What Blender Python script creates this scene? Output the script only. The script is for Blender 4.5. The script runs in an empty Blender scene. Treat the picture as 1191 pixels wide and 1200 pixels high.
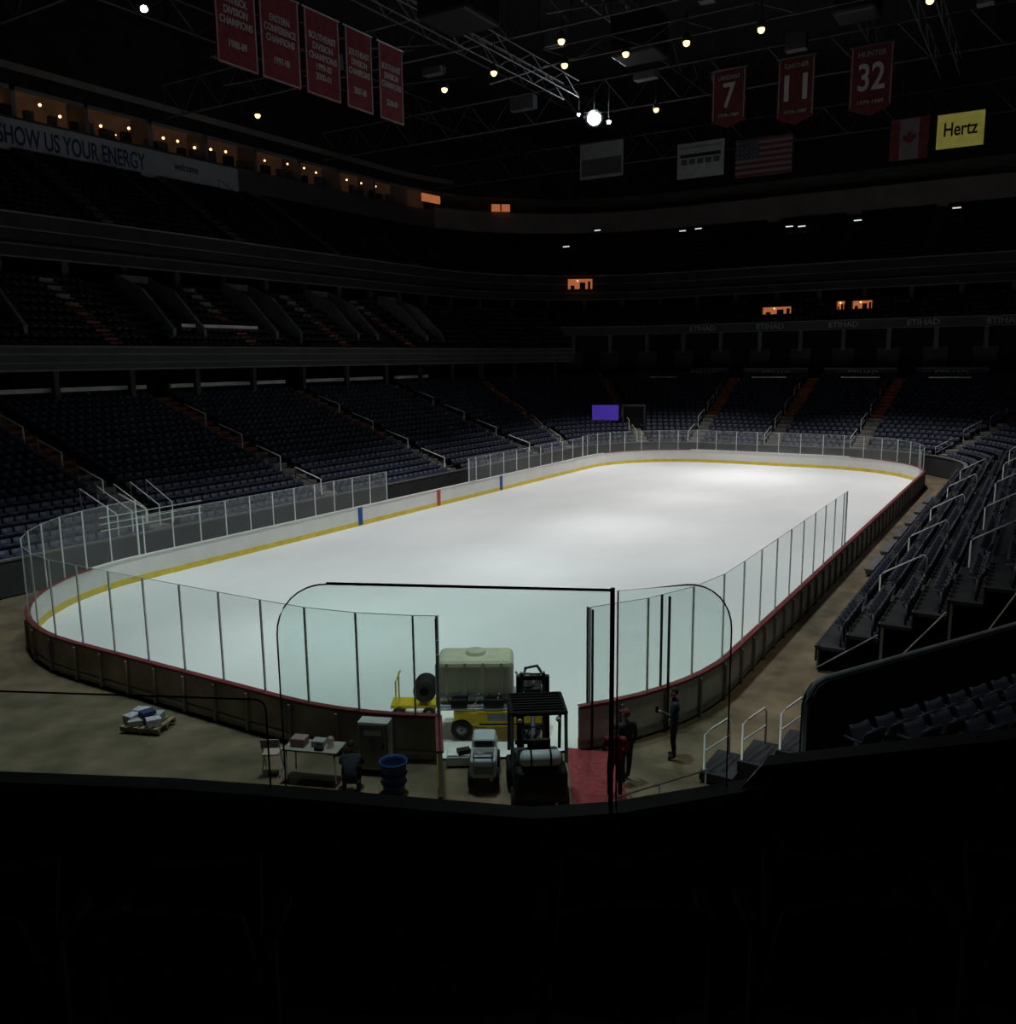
import bpy, math, random
from mathutils import Vector, Matrix
import numpy as np
random.seed(4)
S=bpy.context.scene
COL=S.collection
W,L,R=12.95,60.96,8.53

# ------------------------------------------------------------------ materials
def mat(name,c,rough=0.7,var=0.15,scale=3.0,metal=0.0,spec=0.3,emit=None,es=0.0):
    m=bpy.data.materials.new(name); m.use_nodes=True
    nt=m.node_tree; b=nt.nodes["Principled BSDF"]
    b.inputs["Roughness"].default_value=rough
    b.inputs["Metallic"].default_value=metal
    b.inputs["Specular IOR Level"].default_value=spec
    tc=nt.nodes.new("ShaderNodeTexCoord"); n=nt.nodes.new("ShaderNodeTexNoise")
    n.inputs["Scale"].default_value=scale; n.inputs["Detail"].default_value=4
    r=nt.nodes.new("ShaderNodeValToRGB")
    r.color_ramp.elements[0].position=0.3; r.color_ramp.elements[1].position=0.7
    lo=[max(0,x*(1-var)) for x in c]; hi=[min(1,x*(1+var)) for x in c]
    r.color_ramp.elements[0].color=(*lo,1); r.color_ramp.elements[1].color=(*hi,1)
    nt.links.new(tc.outputs["Object"],n.inputs["Vector"]); nt.links.new(n.outputs["Fac"],r.inputs["Fac"])
    nt.links.new(r.outputs["Color"],b.inputs["Base Color"])
    if emit:
        b.inputs["Emission Color"].default_value=(*emit,1); b.inputs["Emission Strength"].default_value=es
    return m
def glassmat(name,tint,haze,gloss=0.04):
    m=bpy.data.materials.new(name); m.use_nodes=True
    nt=m.node_tree; nt.nodes.clear()
    o=nt.nodes.new("ShaderNodeOutputMaterial")
    t=nt.nodes.new("ShaderNodeBsdfTransparent"); t.inputs[0].default_value=(*tint,1)
    d=nt.nodes.new("ShaderNodeBsdfDiffuse"); d.inputs[0].default_value=(.6,.66,.66,1)
    g=nt.nodes.new("ShaderNodeBsdfGlossy"); g.inputs[1].default_value=0.03
    n=nt.nodes.new("ShaderNodeTexNoise"); n.inputs["Scale"].default_value=0.6
    mr=nt.nodes.new("ShaderNodeMapRange"); mr.inputs[3].default_value=haze*0.6; mr.inputs[4].default_value=haze*1.4
    nt.links.new(n.outputs["Fac"],mr.inputs[0])
    m1=nt.nodes.new("ShaderNodeMixShader"); m2=nt.nodes.new("ShaderNodeMixShader"); m2.inputs[0].default_value=gloss
    nt.links.new(mr.outputs[0],m1.inputs[0]); nt.links.new(t.outputs[0],m1.inputs[1]); nt.links.new(d.outputs[0],m1.inputs[2])
    nt.links.new(m1.outputs[0],m2.inputs[1]); nt.links.new(g.outputs[0],m2.inputs[2]); nt.links.new(m2.outputs[0],o.inputs[0])
    return m
M={}
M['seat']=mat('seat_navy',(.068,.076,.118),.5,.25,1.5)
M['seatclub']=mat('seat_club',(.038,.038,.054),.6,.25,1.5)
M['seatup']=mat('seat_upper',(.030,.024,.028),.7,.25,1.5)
M['seatdark']=mat('seat_black',(.09,.098,.130),.33,.2,2,spec=.5)
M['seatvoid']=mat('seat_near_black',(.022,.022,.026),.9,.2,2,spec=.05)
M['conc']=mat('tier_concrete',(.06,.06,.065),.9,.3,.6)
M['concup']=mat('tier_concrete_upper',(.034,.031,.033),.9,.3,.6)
M['tread']=mat('retractable_tread',(.035,.035,.04),.9,.3,1)
M['concfloor']=mat('floor_concrete',(.155,.117,.075),.85,.4,.8)
M['dark']=mat('dark_wall',(.015,.014,.015),.9,.3,.5)
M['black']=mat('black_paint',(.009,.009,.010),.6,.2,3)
M['ledge']=mat('ledge_cap',(.80,.86,.84),.5,.15,3)
M['fascia']=mat('fascia_grey',(.065,.065,.07),.7,.2,.5)
M['line']=mat('ledge_trim',(.17,.17,.175),.6,.15,1)
M['vom']=mat('vomitory_wall',(.16,.16,.17),.8,.2,1)
M['lip']=mat('wall_cap_light',(.80,.80,.76),.7,.15,1)
M['band']=mat('upper_band',(.18,.16,.155),.8,.15,.4)
M['ribbon']=mat('ribbon_panel',(.33,.34,.37),.6,.1,.5)
M['step']=mat('aisle_step',(.30,.29,.28),.8,.3,2)
M['orange']=mat('aisle_orange',(.36,.125,.075),.7,.3,2)
M['orangeend']=mat('aisle_orange_end',(.42,.13,.07),.7,.3,2)
M['rail']=mat('handrail_white',(.85,.85,.82),.4,.08,5)
M['white']=mat('board_white',(.83,.83,.80),.45,.04,1)
M['yellow']=mat('kick_yellow',(.80,.62,.10),.5,.1,2)
M['red']=mat('cap_red',(.22,.05,.055),.5,.2,3)
M['blue']=mat('line_blue',(.02,.09,.35),.5,.1,3)
M['redline']=mat('line_red',(.55,.08,.05),.5,.1,3)
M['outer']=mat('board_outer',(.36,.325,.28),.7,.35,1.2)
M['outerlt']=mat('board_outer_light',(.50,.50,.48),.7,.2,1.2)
M['post']=mat('glass_post',(.82,.86,.86),.5,.08,3)
M['postd']=mat('handrail_dark',(.22,.24,.25),.5,.2,3)
M['edge']=mat('glass_edge',(.60,.68,.68),.3,.1,3)
M['glass']=glassmat('rink_glass',(.89,.93,.92),.07)
M['fglass']=glassmat('front_glass',(.80,.90,.88),.015,.03)
M['banner']=mat('banner_red',(.18,.026,.040),.8,.2,2)
M['bwhite']=mat('banner_white',(.40,.38,.38),.8,.1,2)
M['flagred']=mat('flag_red',(.10,.02,.027),.9,.2,2)
M['flagwhite']=mat('flag_white',(.13,.12,.12),.9,.1,2)
M['navy']=mat('sign_navy',(.03,.045,.13),.7,.1,2)
M['signy']=mat('sign_yellow',(.72,.64,.14),.6,.1,2,emit=(.7,.64,.14),es=.10)
M['signw']=mat('sign_pale',(.24,.25,.255),.7,.15,2)
M['signt']=mat('sign_text_pale',(.30,.32,.34),.7,.15,2)
M['metal']=mat('steel_grey',(.25,.25,.26),.45,.2,3,metal=.6)
M['truss']=mat('truss_steel',(.09,.09,.09),.7,.2,2)
M['tank']=mat('tank_cream',(.60,.60,.44),.45,.1,3)
M['vyellow']=mat('machine_yellow',(.75,.52,.03),.4,.1,3)
M['rubber']=mat('rubber',(.02,.02,.02),.8,.2,5)
M['wbody']=mat('cart_white',(.52,.58,.62),.4,.1,4)
M['bbin']=mat('bin_blue',(.025,.06,.17),.5,.1,4)
M['carpet']=mat('carpet_red',(.28,.05,.06),.95,.25,9)
M['skin']=mat('skin',(.42,.25,.18),.6,.1,6)
M['hair']=mat('hair',(.03,.02,.015),.7,.2,20)
M['eye']=mat('eye_dark',(.02,.015,.01),.3,.1,5)
M['lips']=mat('lips',(.32,.13,.11),.6,.1,5)
M['jacket']=mat('jacket_dark',(.030,.034,.05),.8,.2,5)
M['jred']=mat('jacket_red',(.16,.028,.035),.8,.2,5)
M['trous']=mat('trousers',(.03,.03,.035),.8,.2,5)
M['shoe']=mat('shoe',(.02,.02,.02),.6,.2,5)
M['purple']=mat('purple_screen',(.05,.03,.2),.5,.4,1,emit=(.16,.08,.9),es=.24)
M['warm']=mat('warm_bulb',(1,.7,.4),.5,.05,2,emit=(1,.52,.22),es=3.5)
M['warmdim']=mat('warm_room',(.22,.15,.11),.8,.5,.45,emit=(1,.50,.28),es=.012)
M['orangelit']=mat('orange_room',(.5,.2,.1),.8,.4,1.2,emit=(1,.30,.11),es=.34)
M['flood']=mat('floodlight_lens',(1,1,1),.5,.02,2,emit=(.85,.92,1),es=60)
M['smallw']=mat('white_lamp',(1,1,1),.5,.02,2,emit=(.9,.95,1),es=.8)
M['papers']=mat('printed_bundle',(.5,.46,.55),.8,.35,9)
M['wood']=mat('pallet_wood',(.28,.2,.12),.8,.25,6)
M['pink']=mat('pink_item',(.40,.25,.24),.7,.2,5)

def icemat():
    m=bpy.data.materials.new('ice_sheet'); m.use_nodes=True
    nt=m.node_tree; b=nt.nodes["Principled BSDF"]
    b.inputs["Roughness"].default_value=.6; b.inputs["Specular IOR Level"].default_value=.03
    tc=nt.nodes.new("ShaderNodeTexCoord"); mp=nt.nodes.new("ShaderNodeMapping"); mp.inputs["Scale"].default_value=(.09,.05,1)
    mp.inputs["Rotation"].default_value=(0,0,.35)
    n=nt.nodes.new("ShaderNodeTexNoise"); n.inputs["Scale"].default_value=2.2; n.inputs["Detail"].default_value=7
    r=nt.nodes.new("ShaderNodeValToRGB"); r.color_ramp.elements[0].position=.3; r.color_ramp.elements[1].position=.65
    r.color_ramp.elements[0].color=(.78,.79,.79,1); r.color_ramp.elements[1].color=(.87,.875,.875,1)
    nt.links.new(tc.outputs["Object"],mp.inputs[0]); nt.links.new(mp.outputs[0],n.inputs["Vector"])
    nt.links.new(n.outputs["Fac"],r.inputs["Fac"]); nt.links.new(r.outputs["Color"],b.inputs["Base Color"])
    return m
M['ice']=icemat()

# ------------------------------------------------------------------ builder
class B:
    def __init__(s): s.v=[]; s.f=[]; s.m=[]; s.mats=[]; s.T=Matrix.Identity(4); s.sm=[]
    def mi(s,k):
        if k not in s.mats: s.mats.append(k)
        return s.mats.index(k)
    def add(s,vs,fs,k,smooth=False):
        n=len(s.v); T=s.T
        s.v+= [tuple(T@Vector(p)) for p in vs]
        i=s.mi(k)
        for f in fs: s.f.append(tuple(n+a for a in f)); s.m.append(i); s.sm.append(smooth)
    def box(s,c,d,k,rot=None,taper=1.0):
        x,y,z=[a/2 for a in d]; P=[]
        for sz in (-1,1):
            t=taper if sz>0 else 1
            for sx,sy in ((-1,-1),(1,-1),(1,1),(-1,1)):
                p=Vector((sx*x*t,sy*y*t,sz*z))
                if rot is not None: p=rot@p
                P.append(p+Vector(c))
        s.add(P,[(0,3,2,1),(4,5,6,7),(0,1,5,4),(1,2,6,5),(2,3,7,6),(3,0,4,7)],k)
    def bbox(s,c,d,k,bev=.05,rot=None,seg=2):
        import bmesh
        bm=bmesh.new(); bmesh.ops.create_cube(bm,size=1)
        for v in bm.verts: v.co=Vector((v.co.x*d[0],v.co.y*d[1],v.co.z*d[2]))
        bmesh.ops.bevel(bm,geom=bm.edges[:],offset=min(bev,min(d)*.45),segments=seg,affect='EDGES',profile=.5)
        bm.verts.index_update()
        P=[]
        for v in bm.verts:
            p=v.co.copy()
            if rot is not None: p=rot@p
            P.append(p+Vector(c))
        s.add(P,[tuple(v.index for v in f.verts) for f in bm.faces],k); bm.free()
    def tube(s,pts,r,k,n=6,closed=False):
        pts=[Vector(p) for p in pts]; P=[];F=[]
        m=len(pts)
        for i,p in enumerate(pts):
            a=pts[(i-1)%m] if (i>0 or closed) else p; b=pts[(i+1)%m] if (i<m-1 or closed) else p
            t=(b-a).normalized()
            ref=Vector((0,0,1)) if abs(t.z)<.9 else Vector((1,0,0))
            u=t.cross(ref).normalized(); w=t.cross(u)
            rr=r[i] if isinstance(r,(list,tuple)) else r
            for j in range(n):
                q=2*math.pi*j/n; P.append(p+u*math.cos(q)*rr+w*math.sin(q)*rr)
        for i in range(m if closed else m-1):
            i2=(i+1)%m
            for j in range(n):
                j2=(j+1)%n; F.append((i*n+j,i*n+j2,i2*n+j2,i2*n+j))
        if not closed:
            F.append(tuple(range(n))); F.append(tuple((m-1)*n+j for j in range(n)))
        s.add(P,F,k,True)
    def lathe(s,c,prof,k,axis='Z',n=20):
        P=[];F=[]
        for r,h in prof:
            for j in range(n):
                q=2*math.pi*j/n; a,b2=r*math.cos(q),r*math.sin(q)
                p=(a,b2,h) if axis=='Z' else ((h,a,b2) if axis=='X' else (a,h,b2))
                P.append(Vector(p)+Vector(c))
        for i in range(len(prof)-1):
            for j in range(n):
                j2=(j+1)%n; F.append((i*n+j,i*n+j2,(i+1)*n+j2,(i+1)*n+j))
        F.append(tuple(range(n))); F.append(tuple((len(prof)-1)*n+j for j in range(n)))
        s.add(P,F,k,True)
    def sph(s,c,r,k,n=12,mfilter=None):
        if not isinstance(r,(tuple,list)): r=(r,r,r)
        P=[];F=[];m=n//2+2
        for i in range(m+1):
            th=math.pi*i/m
            for j in range(n):
                q=2*math.pi*j/n
                P.append((c[0]+r[0]*math.sin(th)*math.cos(q),c[1]+r[1]*math.sin(th)*math.sin(q),c[2]+r[2]*math.cos(th)))
        for i in range(m):
            for j in range(n):
                f=(i*n+j,i*n+(j+1)%n,(i+1)*n+(j+1)%n,(i+1)*n+j)
                if mfilter:
                    cc=[sum(P[a][x] for a in f)/4-c[x] for x in range(3)]
                    if not mfilter(*cc): continue
                F.append(f)
        s.add(P,F,k,True)
    def out(s,name,parent=None):
        me=bpy.data.meshes.new(name); me.from_pydata(s.v,[],s.f); 
        for k in s.mats: me.materials.append(M[k])
        me.polygons.foreach_set("material_index",s.m); me.polygons.foreach_set("use_smooth",s.sm)
        me.update()
        o=bpy.data.objects.new(name,me); COL.objects.link(o)
        if parent: o.parent=parent
        return o
def empty(name):
    o=bpy.data.objects.new(name,None); COL.objects.link(o); return o
def rz(a): return Matrix.Rotation(a,4,'Z')
def text(name,s,loc,rot,size,k,parent=None,width=None,align='CENTER',ext=.01,sp=1.0):
    c=bpy.data.curves.new(name,'FONT'); c.body=s; c.size=size; c.align_x=align; c.align_y='CENTER'; c.extrude=ext; c.space_line=sp
    c.offset=size*.015
    c.materials.append(M[k]); o=bpy.data.objects.new(name,c); COL.objects.link(o)
    o.location=loc; o.rotation_euler=rot
    if width:
        bpy.context.view_layer.update(); o.scale.x=width/max(o.dimensions.x,.01)
    if parent: o.parent=parent
    return o
RINK=empty('ice_rink'); BOWL=empty('arena_seating_bowl')

# ------------------------------------------------------------------ rink
def rinkpts(seg=16):
    P=[]
    def arc(cx,cy,s0,s1):
        for i in range(seg+1):
            a=math.radians(s0+(s1-s0)*i/seg); P.append((cx+R*math.cos(a),cy+R*math.sin(a),math.cos(a),math.sin(a)))
    arc(-W+R,R,180,270); arc(W-R,R,270,360); arc(W-R,L-R,0,90); arc(-W+R,L-R,90,180)
    return P
per=rinkpts()
b=B(); b.add([(p[0],p[1],0) for p in per],[tuple(range(len(per)))],'ice'); b.out('ice_surface',RINK)
def dense(step=.3):
    P=[];Q=per+[per[0]]
    for a,c in zip(Q[:-1],Q[1:]):
        d=math.hypot(c[0]-a[0],c[1]-a[1]); n=max(1,round(d/step))
        for i in range(n):
            t=i/n; P.append(tuple(a[j]+(c[j]-a[j])*t for j in range(4)))
    return P
D=dense()
GA=(math.radians(298),math.radians(322))
def ingate(p):
    dx,dy=p[0]-(W-R),p[1]-R
    a=math.atan2(dy,dx)%(2*math.pi)
    return dx>0 and dy<0 and GA[0]<a<GA[1]
b=B()
def quadstrip(p,q,prof,k):
    for (o0,z0),(o1,z1) in zip(prof[:-1],prof[1:]):
        b.add([(p[0]+p[2]*o0,p[1]+p[3]*o0,z0),(q[0]+q[2]*o0,q[1]+q[3]*o0,z0),(q[0]+q[2]*o1,q[1]+q[3]*o1,z1),(p[0]+p[2]*o1,p[1]+p[3]*o1,z1)],[(0,1,2,3)],k)
DD=D+[D[0]]
for i,(p,q) in enumerate(zip(DD[:-1],DD[1:])):
    if ingate(p) and ingate(q): continue
    quadstrip(p,q,[(0,.26),(0,1.07)],'white')
    quadstrip(p,q,[(-.02,0),(-.02,.26),(0,.26)],'yellow')
    quadstrip(p,q,[(-.03,1.07),(-.03,1.12),(.14,1.12),(.14,1.05)],'red' if (p[0]>-W+.3 and p[1]<L-.3) else 'white')
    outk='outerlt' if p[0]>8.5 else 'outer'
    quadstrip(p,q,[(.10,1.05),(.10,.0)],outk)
    quadstrip(p,q,[(.13,.22),(.13,.12),(.10,.12)],'metal')
acc=0
for i,(p,q) in enumerate(zip(DD[:-1],DD[1:])):
    acc+=math.hypot(q[0]-p[0],q[1]-p[1])
    if acc>1.2:
        acc=0
        if not ingate(p):
            a=math.atan2(p[3],p[2]); b.box((p[0]+p[2]*.15,p[1]+p[3]*.15,.5),(.10,.07,1.0),'outer' if p[0]<8.5 else 'metal',rot=Matrix.Rotation(a,3,'Z'))
for y,k in ((22.86,'blue'),(30.48,'redline'),(38.1,'blue')):
    for sx in (-1,1):
        b.box((sx*(W-.025),y,.56),(.03,.34,1.02),k)
b.out('boards',RINK)

b=B()
def glass_run(i0,i1,h,step=4,w=.042):
    i=i0
    while i<i1:
        j=min(i+step,i1)
        p=DD[i%len(D)];q=DD[j%len(D)]
        o=.05
        A=[(p[0]+p[2]*o,p[1]+p[3]*o),(q[0]+q[2]*o,q[1]+q[3]*o)]
        b.add([(*A[0],1.12),(*A[1],1.12),(*A[1],1.12+h),(*A[0],1.12+h)],[(0,1,2,3)],'glass')
        b.tube([(*A[0],1.12+h),(*A[1],1.12+h)],.010,'edge',4)
        b.box((*A[0],1.12+h/2),(w,w,h),'post',rot=Matrix.Rotation(math.atan2(p[3],p[2]),3,'Z'))
        i=j
    p=DD[i1%len(D)]; b.box((p[0]+p[2]*.05,p[1]+p[3]*.05,1.12+h/2),(.06,.06,h),'post',rot=Matrix.Rotation(math.atan2(p[3],p[2]),3,'Z'))
def idx(cond,start=0):
    for i in range(start,len(D)):
        if cond(D[i]): return i
gi0=idx(lambda p:ingate(p)); gi1=idx(lambda p:not ingate(p),gi0)
iR=idx(lambda p:p[0]>W-.01 and p[1]>24.5,gi1)
iRe=idx(lambda p:p[0]>W-.01 and p[1]>L-R-2,iR)
iL1=idx(lambda p:p[0]<-W+.01 and p[1]<L-R-1,iRe); iLb=idx(lambda p:p[1]<34.2,iL1); iLc=idx(lambda p:p[1]<25.5,iLb)
glass_run(0,gi0,2.4,5); glass_run(gi1,iR,2.4,6)
glass_run(iRe,iL1,1.7,6); glass_run(iL1,iLb,1.6,6); glass_run(iLc,len(D),1.7,5)
for i in (gi0,gi1,gi1+8):
    p=DD[i]
    for o in (-.06,.2):
        b.box((p[0]+p[2]*o,p[1]+p[3]*o,1.75),(.055,.04,3.5),'black',rot=Matrix.Rotation(math.atan2(p[3],p[2]),3,'Z'))
b.out('glass_panels',RINK)
b=B()
p=DD[gi0]; hx,hy=p[0]+p[2]*.15,p[1]+p[3]*.15
dv=Vector((.60,-.80,0)); 
ang=math.atan2(dv.y,dv.x); b.T=Matrix.Translation((hx,hy,0))@rz(ang)
b.box((.95,0,.6),(1.9,.10,1.0),'white'); b.box((.95,0,1.12),(1.9,.16,.05),'red')
b.box((.95,-.055,.22),(1.9,.02,.2),'yellow')
b.box((.95,0,2.2),(1.84,.012,2.1),'glass')
for x in (.02,.95,1.88): b.box((x,0,2.2),(.04,.04,2.15),'post')
b.box((.95,0,.06),(1.9,.05,.06),'black')
for x in (.3,1.6): b.lathe((x,-.02,.06),[(.06,-.03),(.06,.03)],'rubber','Y',12)
b.out('gate_door',RINK)

# ------------------------------------------------------------------ floor, ceiling, outer walls
b=B(); b.add([(-75,-45,-.06),(75,-45,-.06),(75,125,-.06),(-75,125,-.06)],[(0,1,2,3)],'concfloor'); b.out('floor')
b=B(); b.add([(-75,-45,38),(75,-45,38),(75,125,38),(-75,125,38)],[(3,2,1,0)],'dark'); b.out('ceiling')
for nm,c,d in (('wall_left',(-75,40,19),(.3,170,38)),('wall_right',(75,40,19),(.3,170,38)),('wall_far',(0,125,19),(150,.3,38)),('wall_near',(0,-45,19),(150,.3,38))):
    b=B(); b.box(c,d,'dark'); b.out(nm)

# ------------------------------------------------------------------ bowl
Y0=-12
def ring(d,yend=None):
    a=W+d; bb=L+d; rc=8.5+.45*d
    P=[(-a,Y0)]
    for k in range(1,6): P.append((-a,Y0+(bb-rc-Y0)*k/6))
    for i in range(13):
        t=math.radians(180-90*i/12); P.append((-a+rc+rc*math.cos(t),bb-rc+rc*math.sin(t)))
    for i in range(13):
        t=math.radians(90-90*i/12); P.append((a-rc+rc*math.cos(t),bb-rc+rc*math.sin(t)))
    P.append((a,yend if yend else bb-rc-.5))
    return P
NR=len(ring(0))
def sweep(b,prof,k,i0=0,i1=None,yend=None):
    i1=NR-1 if i1 is None else i1
    rs=[(ring(d,yend),z) for d,z in prof]
    for (r0,z0),(r1,z1) in zip(rs[:-1],rs[1:]):
        vs=[(r0[i][0],r0[i][1],z0) for i in range(i0,i1+1)]+[(r1[i][0],r1[i][1],z1) for i in range(i0,i1+1)]
        n=i1-i0+1
        b.add(vs,[(i,i+1,n+i+1,n+i) for i in range(n-1)],k)
AIS=[((-15,y),(-60,y)) for y in (-2,12.3,24.3,37,49.2)]+[((-11.5,61.5),(-30,86)),((-16,55),(-45,72)),((-7.8,62),(-10.6,110)),((-.8,62),(-.4,110)),((6.4,62),(9.5,110)),((12.5,60),(27,84))]
def near_aisle(x,y,w=.75):
    for (a,c),(e,f) in AIS:
        dx,dy=e-a,f-c; l2=dx*dx+dy*dy; t=((x-a)*dx+(y-c)*dy)/l2; t=max(0,min(1,t))
        if math.hypot(x-a-dx*t,y-c-dy*t)<w: return True
    return False
def boxv(c,d,tilt=0):
    x,y,z=[q/2 for q in d]; P=[]
    for sz in (-1,1):
        for sx,sy in ((-1,-1),(1,-1),(1,1),(-1,1)):
            p=Matrix.Rotation(tilt,3,'X')@Vector((sx*x,sy*y,sz*z)); P.append(tuple(p+Vector(c)))
    return P
BF=[(0,3,2,1),(4,5,6,7),(0,1,5,4),(1,2,6,5),(2,3,7,6),(3,0,4,7)]
def seat_simple():
    V=[];F=[]
    for c,d,t in (((0,-.18,.62),(.46,.06,.46),.18),((0,.02,.50),(.44,.38,.06),.9),((0,-.12,.22),(.08,.1,.44),0)):
        n=len(V); V+=boxv(c,d,t); F+=[tuple(n+a for a in f) for f in BF]
    return V,F
def seat_detail():
    V=[];F=[]
    def shell(xs,zs,fy,th):
        n=len(V); nx,nz=len(xs),len(zs)
        for s in (0,1):
            for z in zs:
                for x in xs: 
                    xx,yy,zz=fy(x,z); V.append((xx,yy-s*th,zz))
        def id(s,i,j): return n+s*nx*nz+j*nx+i
        for j in range(nz-1):
            for i in range(nx-1):
                F.append((id(0,i,j),id(0,i+1,j),id(0,i+1,j+1),id(0,i,j+1))); F.append((id(1,i,j),id(1,i,j+1),id(1,i+1,j+1),id(1,i+1,j)))
        for i in range(nx-1):
            F.append((id(0,i,nz-1),id(0,i+1,nz-1),id(1,i+1,nz-1),id(1,i,nz-1))); F.append((id(0,i,0),id(1,i,0),id(1,i+1,0),id(0,i+1,0)))
        for j in range(nz-1):
            F.append((id(0,0,j),id(0,0,j+1),id(1,0,j+1),id(1,0,j))); F.append((id(0,nx-1,j),id(1,nx-1,j),id(1,nx-1,j+1),id(0,nx-1,j+1)))
    xs=[-1,-.85,-.45,0,.45,.85,1]; zs=[0,.3,.6,.85,1]
    def back(x,z):
        top=.86-.07*x*x*(z**3)
        return (x*.235*(1-.08*z), -.14-.12*z+.06*x*x, .40+(top-.40)*z)
    shell(xs,zs,back,.035)
    def pan(x,z):
        a=1.15; ln=.40*z
        return (x*.21*(1-.1*z*z), -.08+ln*math.cos(a)+.02*x*x, .44+ln*math.sin(a)*.95+.015*x*x)
    shell(xs,zs,pan,.045)
    for sx in (-.26,.26):
        n=len(V); V.extend(boxv((sx,-.04,.64),(.035,.30,.035))); F.extend(tuple(n+a for a in f) for f in BF)
        n=len(V); V.extend(boxv((sx,-.12,.32),(.035,.07,.64))); F.extend(tuple(n+a for a in f) for f in BF)
    return V,F
def scatter(name,proto,pls,k,parent=None):
    V,F=proto; V=np.array(V); n=len(V); N=len(pls)
    A=np.array(pls); c,s=np.cos(A[:,3]),np.sin(A[:,3])
    X=V[None,:,0]*c[:,None]-V[None,:,1]*s[:,None]+A[:,0:1]; Y=V[None,:,0]*s[:,None]+V[None,:,1]*c[:,None]+A[:,1:2]; Z=V[None,:,2]+A[:,2:3]
    VV=np.stack([X,Y,Z],-1).reshape(-1,3)
    FF=(np.array(F)[None]+(np.arange(N)*n)[:,None,None]).reshape(-1,4)
    me=bpy.data.meshes.new(name); me.vertices.add(len(VV)); me.vertices.foreach_set("co",VV.ravel())
    me.loops.add(FF.size); me.loops.foreach_set("vertex_index",FF.ravel().astype(np.int32))
    me.polygons.add(len(FF)); me.polygons.foreach_set("loop_start",np.arange(0,FF.size,4,dtype=np.int32))
    me.update(calc_edges=True); me.validate(); me.materials.append(M[k])
    o=bpy.data.objects.new(name,me); COL.objects.link(o)
    if parent: o.parent=parent
    return o
def walk(P,sp):
    out=[];carry=sp/2
    for a,c in zip(P[:-1],P[1:]):
        l=math.hypot(c[0]-a[0],c[1]-a[1]); 
        if l<1e-6: continue
        t=carry
        while t<l:
            u=t/l; out.append((a[0]+(c[0]-a[0])*u,a[1]+(c[1]-a[1])*u,math.atan2(c[1]-a[1],c[0]-a[0]))); t+=sp
        carry=t-l
    return out
def tier(name,d0,z0,d1,z1,n,i0=0,i1=None,yend=None,k='conc',seatk='seat',sp=.56):
    i1=NR-1 if i1 is None else i1
    p=(d1-d0)/n; r=(z1-z0)/n
    prof=[(d0,z0)]
    for i in range(n): prof+=[(d0+(i+1)*p,z0+i*r),(d0+(i+1)*p,z0+(i+1)*r)]
    b=B(); sweep(b,prof,k,i0,i1,yend)
    o=b.out(name+'_terrace',BOWL); pls=[]
    for i in range(n):
        rg_=ring(d0+(i+.62)*p,yend)[i0:i1+1]
        for x,y,a in walk(rg_,sp):
            if near_aisle(x,y): continue
            pls.append((x,y,z0+i*r,a+math.pi))
    scatter(name+'_seats',seat_simple(),pls,seatk,BOWL)
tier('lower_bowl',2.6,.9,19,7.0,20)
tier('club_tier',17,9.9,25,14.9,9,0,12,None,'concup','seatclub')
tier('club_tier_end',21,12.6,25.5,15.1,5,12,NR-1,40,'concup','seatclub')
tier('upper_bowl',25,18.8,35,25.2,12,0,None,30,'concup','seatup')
b=B()
sweep(b,[(2.5,0),(2.5,1.5),(2.7,1.5),(2.7,.9)],'fascia')
for z in (1.45,): sweep(b,[(2.47,z),(2.47,z+.08),(2.72,z+.08)],'line')
sweep(b,[(19.3,7.0),(23,7.0),(23,9.0),(17,9.0)],'dark',0,12)
sweep(b,[(19.3,7.0),(23,7.6),(23,12.0),(21,12.0)],'dark',12,None,40)
sweep(b,[(17,8.9),(17,10.35),(17.15,10.35),(17.15,9.9)],'fascia',0,12)
for z,h in ((8.9,.10),(9.35,.05),(9.85,.07),(10.3,.09)):
    sweep(b,[(16.94,z),(16.94,z+h),(17.02,z+h)],'line',0,12)
sweep(b,[(21,11.9),(21,12.9),(21.2,12.9),(21.2,12.6)],'fascia',12,None,40)
for z,h in ((11.9,.06),(12.8,.10)):
    sweep(b,[(20.94,z),(20.94,z+h),(21.02,z+h)],'line',12,None,40)
sweep(b,[(25,14.9),(28.5,14.9),(28.5,16.3),(25,16.3)],'dark',0,None,40)
sweep(b,[(25,16.2),(25,17.2),(25.4,17.3),(25.4,18.0),(25,18.0),(25,19.1),(25.15,19.1),(25.15,18.8)],'concup',0,None,40)
for z,h in ((16.2,.09),(17.0,.06),(18.0,.08),(18.98,.13)):
    sweep(b,[(24.93,z),(24.93,z+h),(25.03,z+h)],'line',0,None,40)
rr=ring(25.6,40)
for x,y,a in walk(rr,4.6): b.box((x,y,15.6),(.5,.5,1.4),'fascia',rot=Matrix.Rotation(a,3,'Z'))
rr=ring(18.2)[:13]
for x,y,a in walk(rr,5.2): b.box((x,y,8.1),(.35,.35,1.9),'fascia',rot=Matrix.Rotation(a,3,'Z'))
rr=ring(22.8)[12:]
for x,y,a in walk(rr,4.4):
    b.box((x,y,9.0),(2.2,.15,2.1),'fascia',rot=Matrix.Rotation(a,3,'Z')); b.box((x,y,10.9),(.4,.5,2.2),'line',rot=Matrix.Rotation(a,3,'Z'))
sweep(b,[(35,25.2),(35,25.5),(35.0,28.1),(35.3,28.1),(38.5,28.1),(38.5,30.0),(35.3,30.0)],'band',8,None,30)
sweep(b,[(35,25.2),(35,27.7),(35.2,27.7)],'fascia',0,8)
sweep(b,[(35.2,27.7),(38.8,27.7),(38.8,30.3),(35.4,30.3)],'warmdim',0,9)
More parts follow.
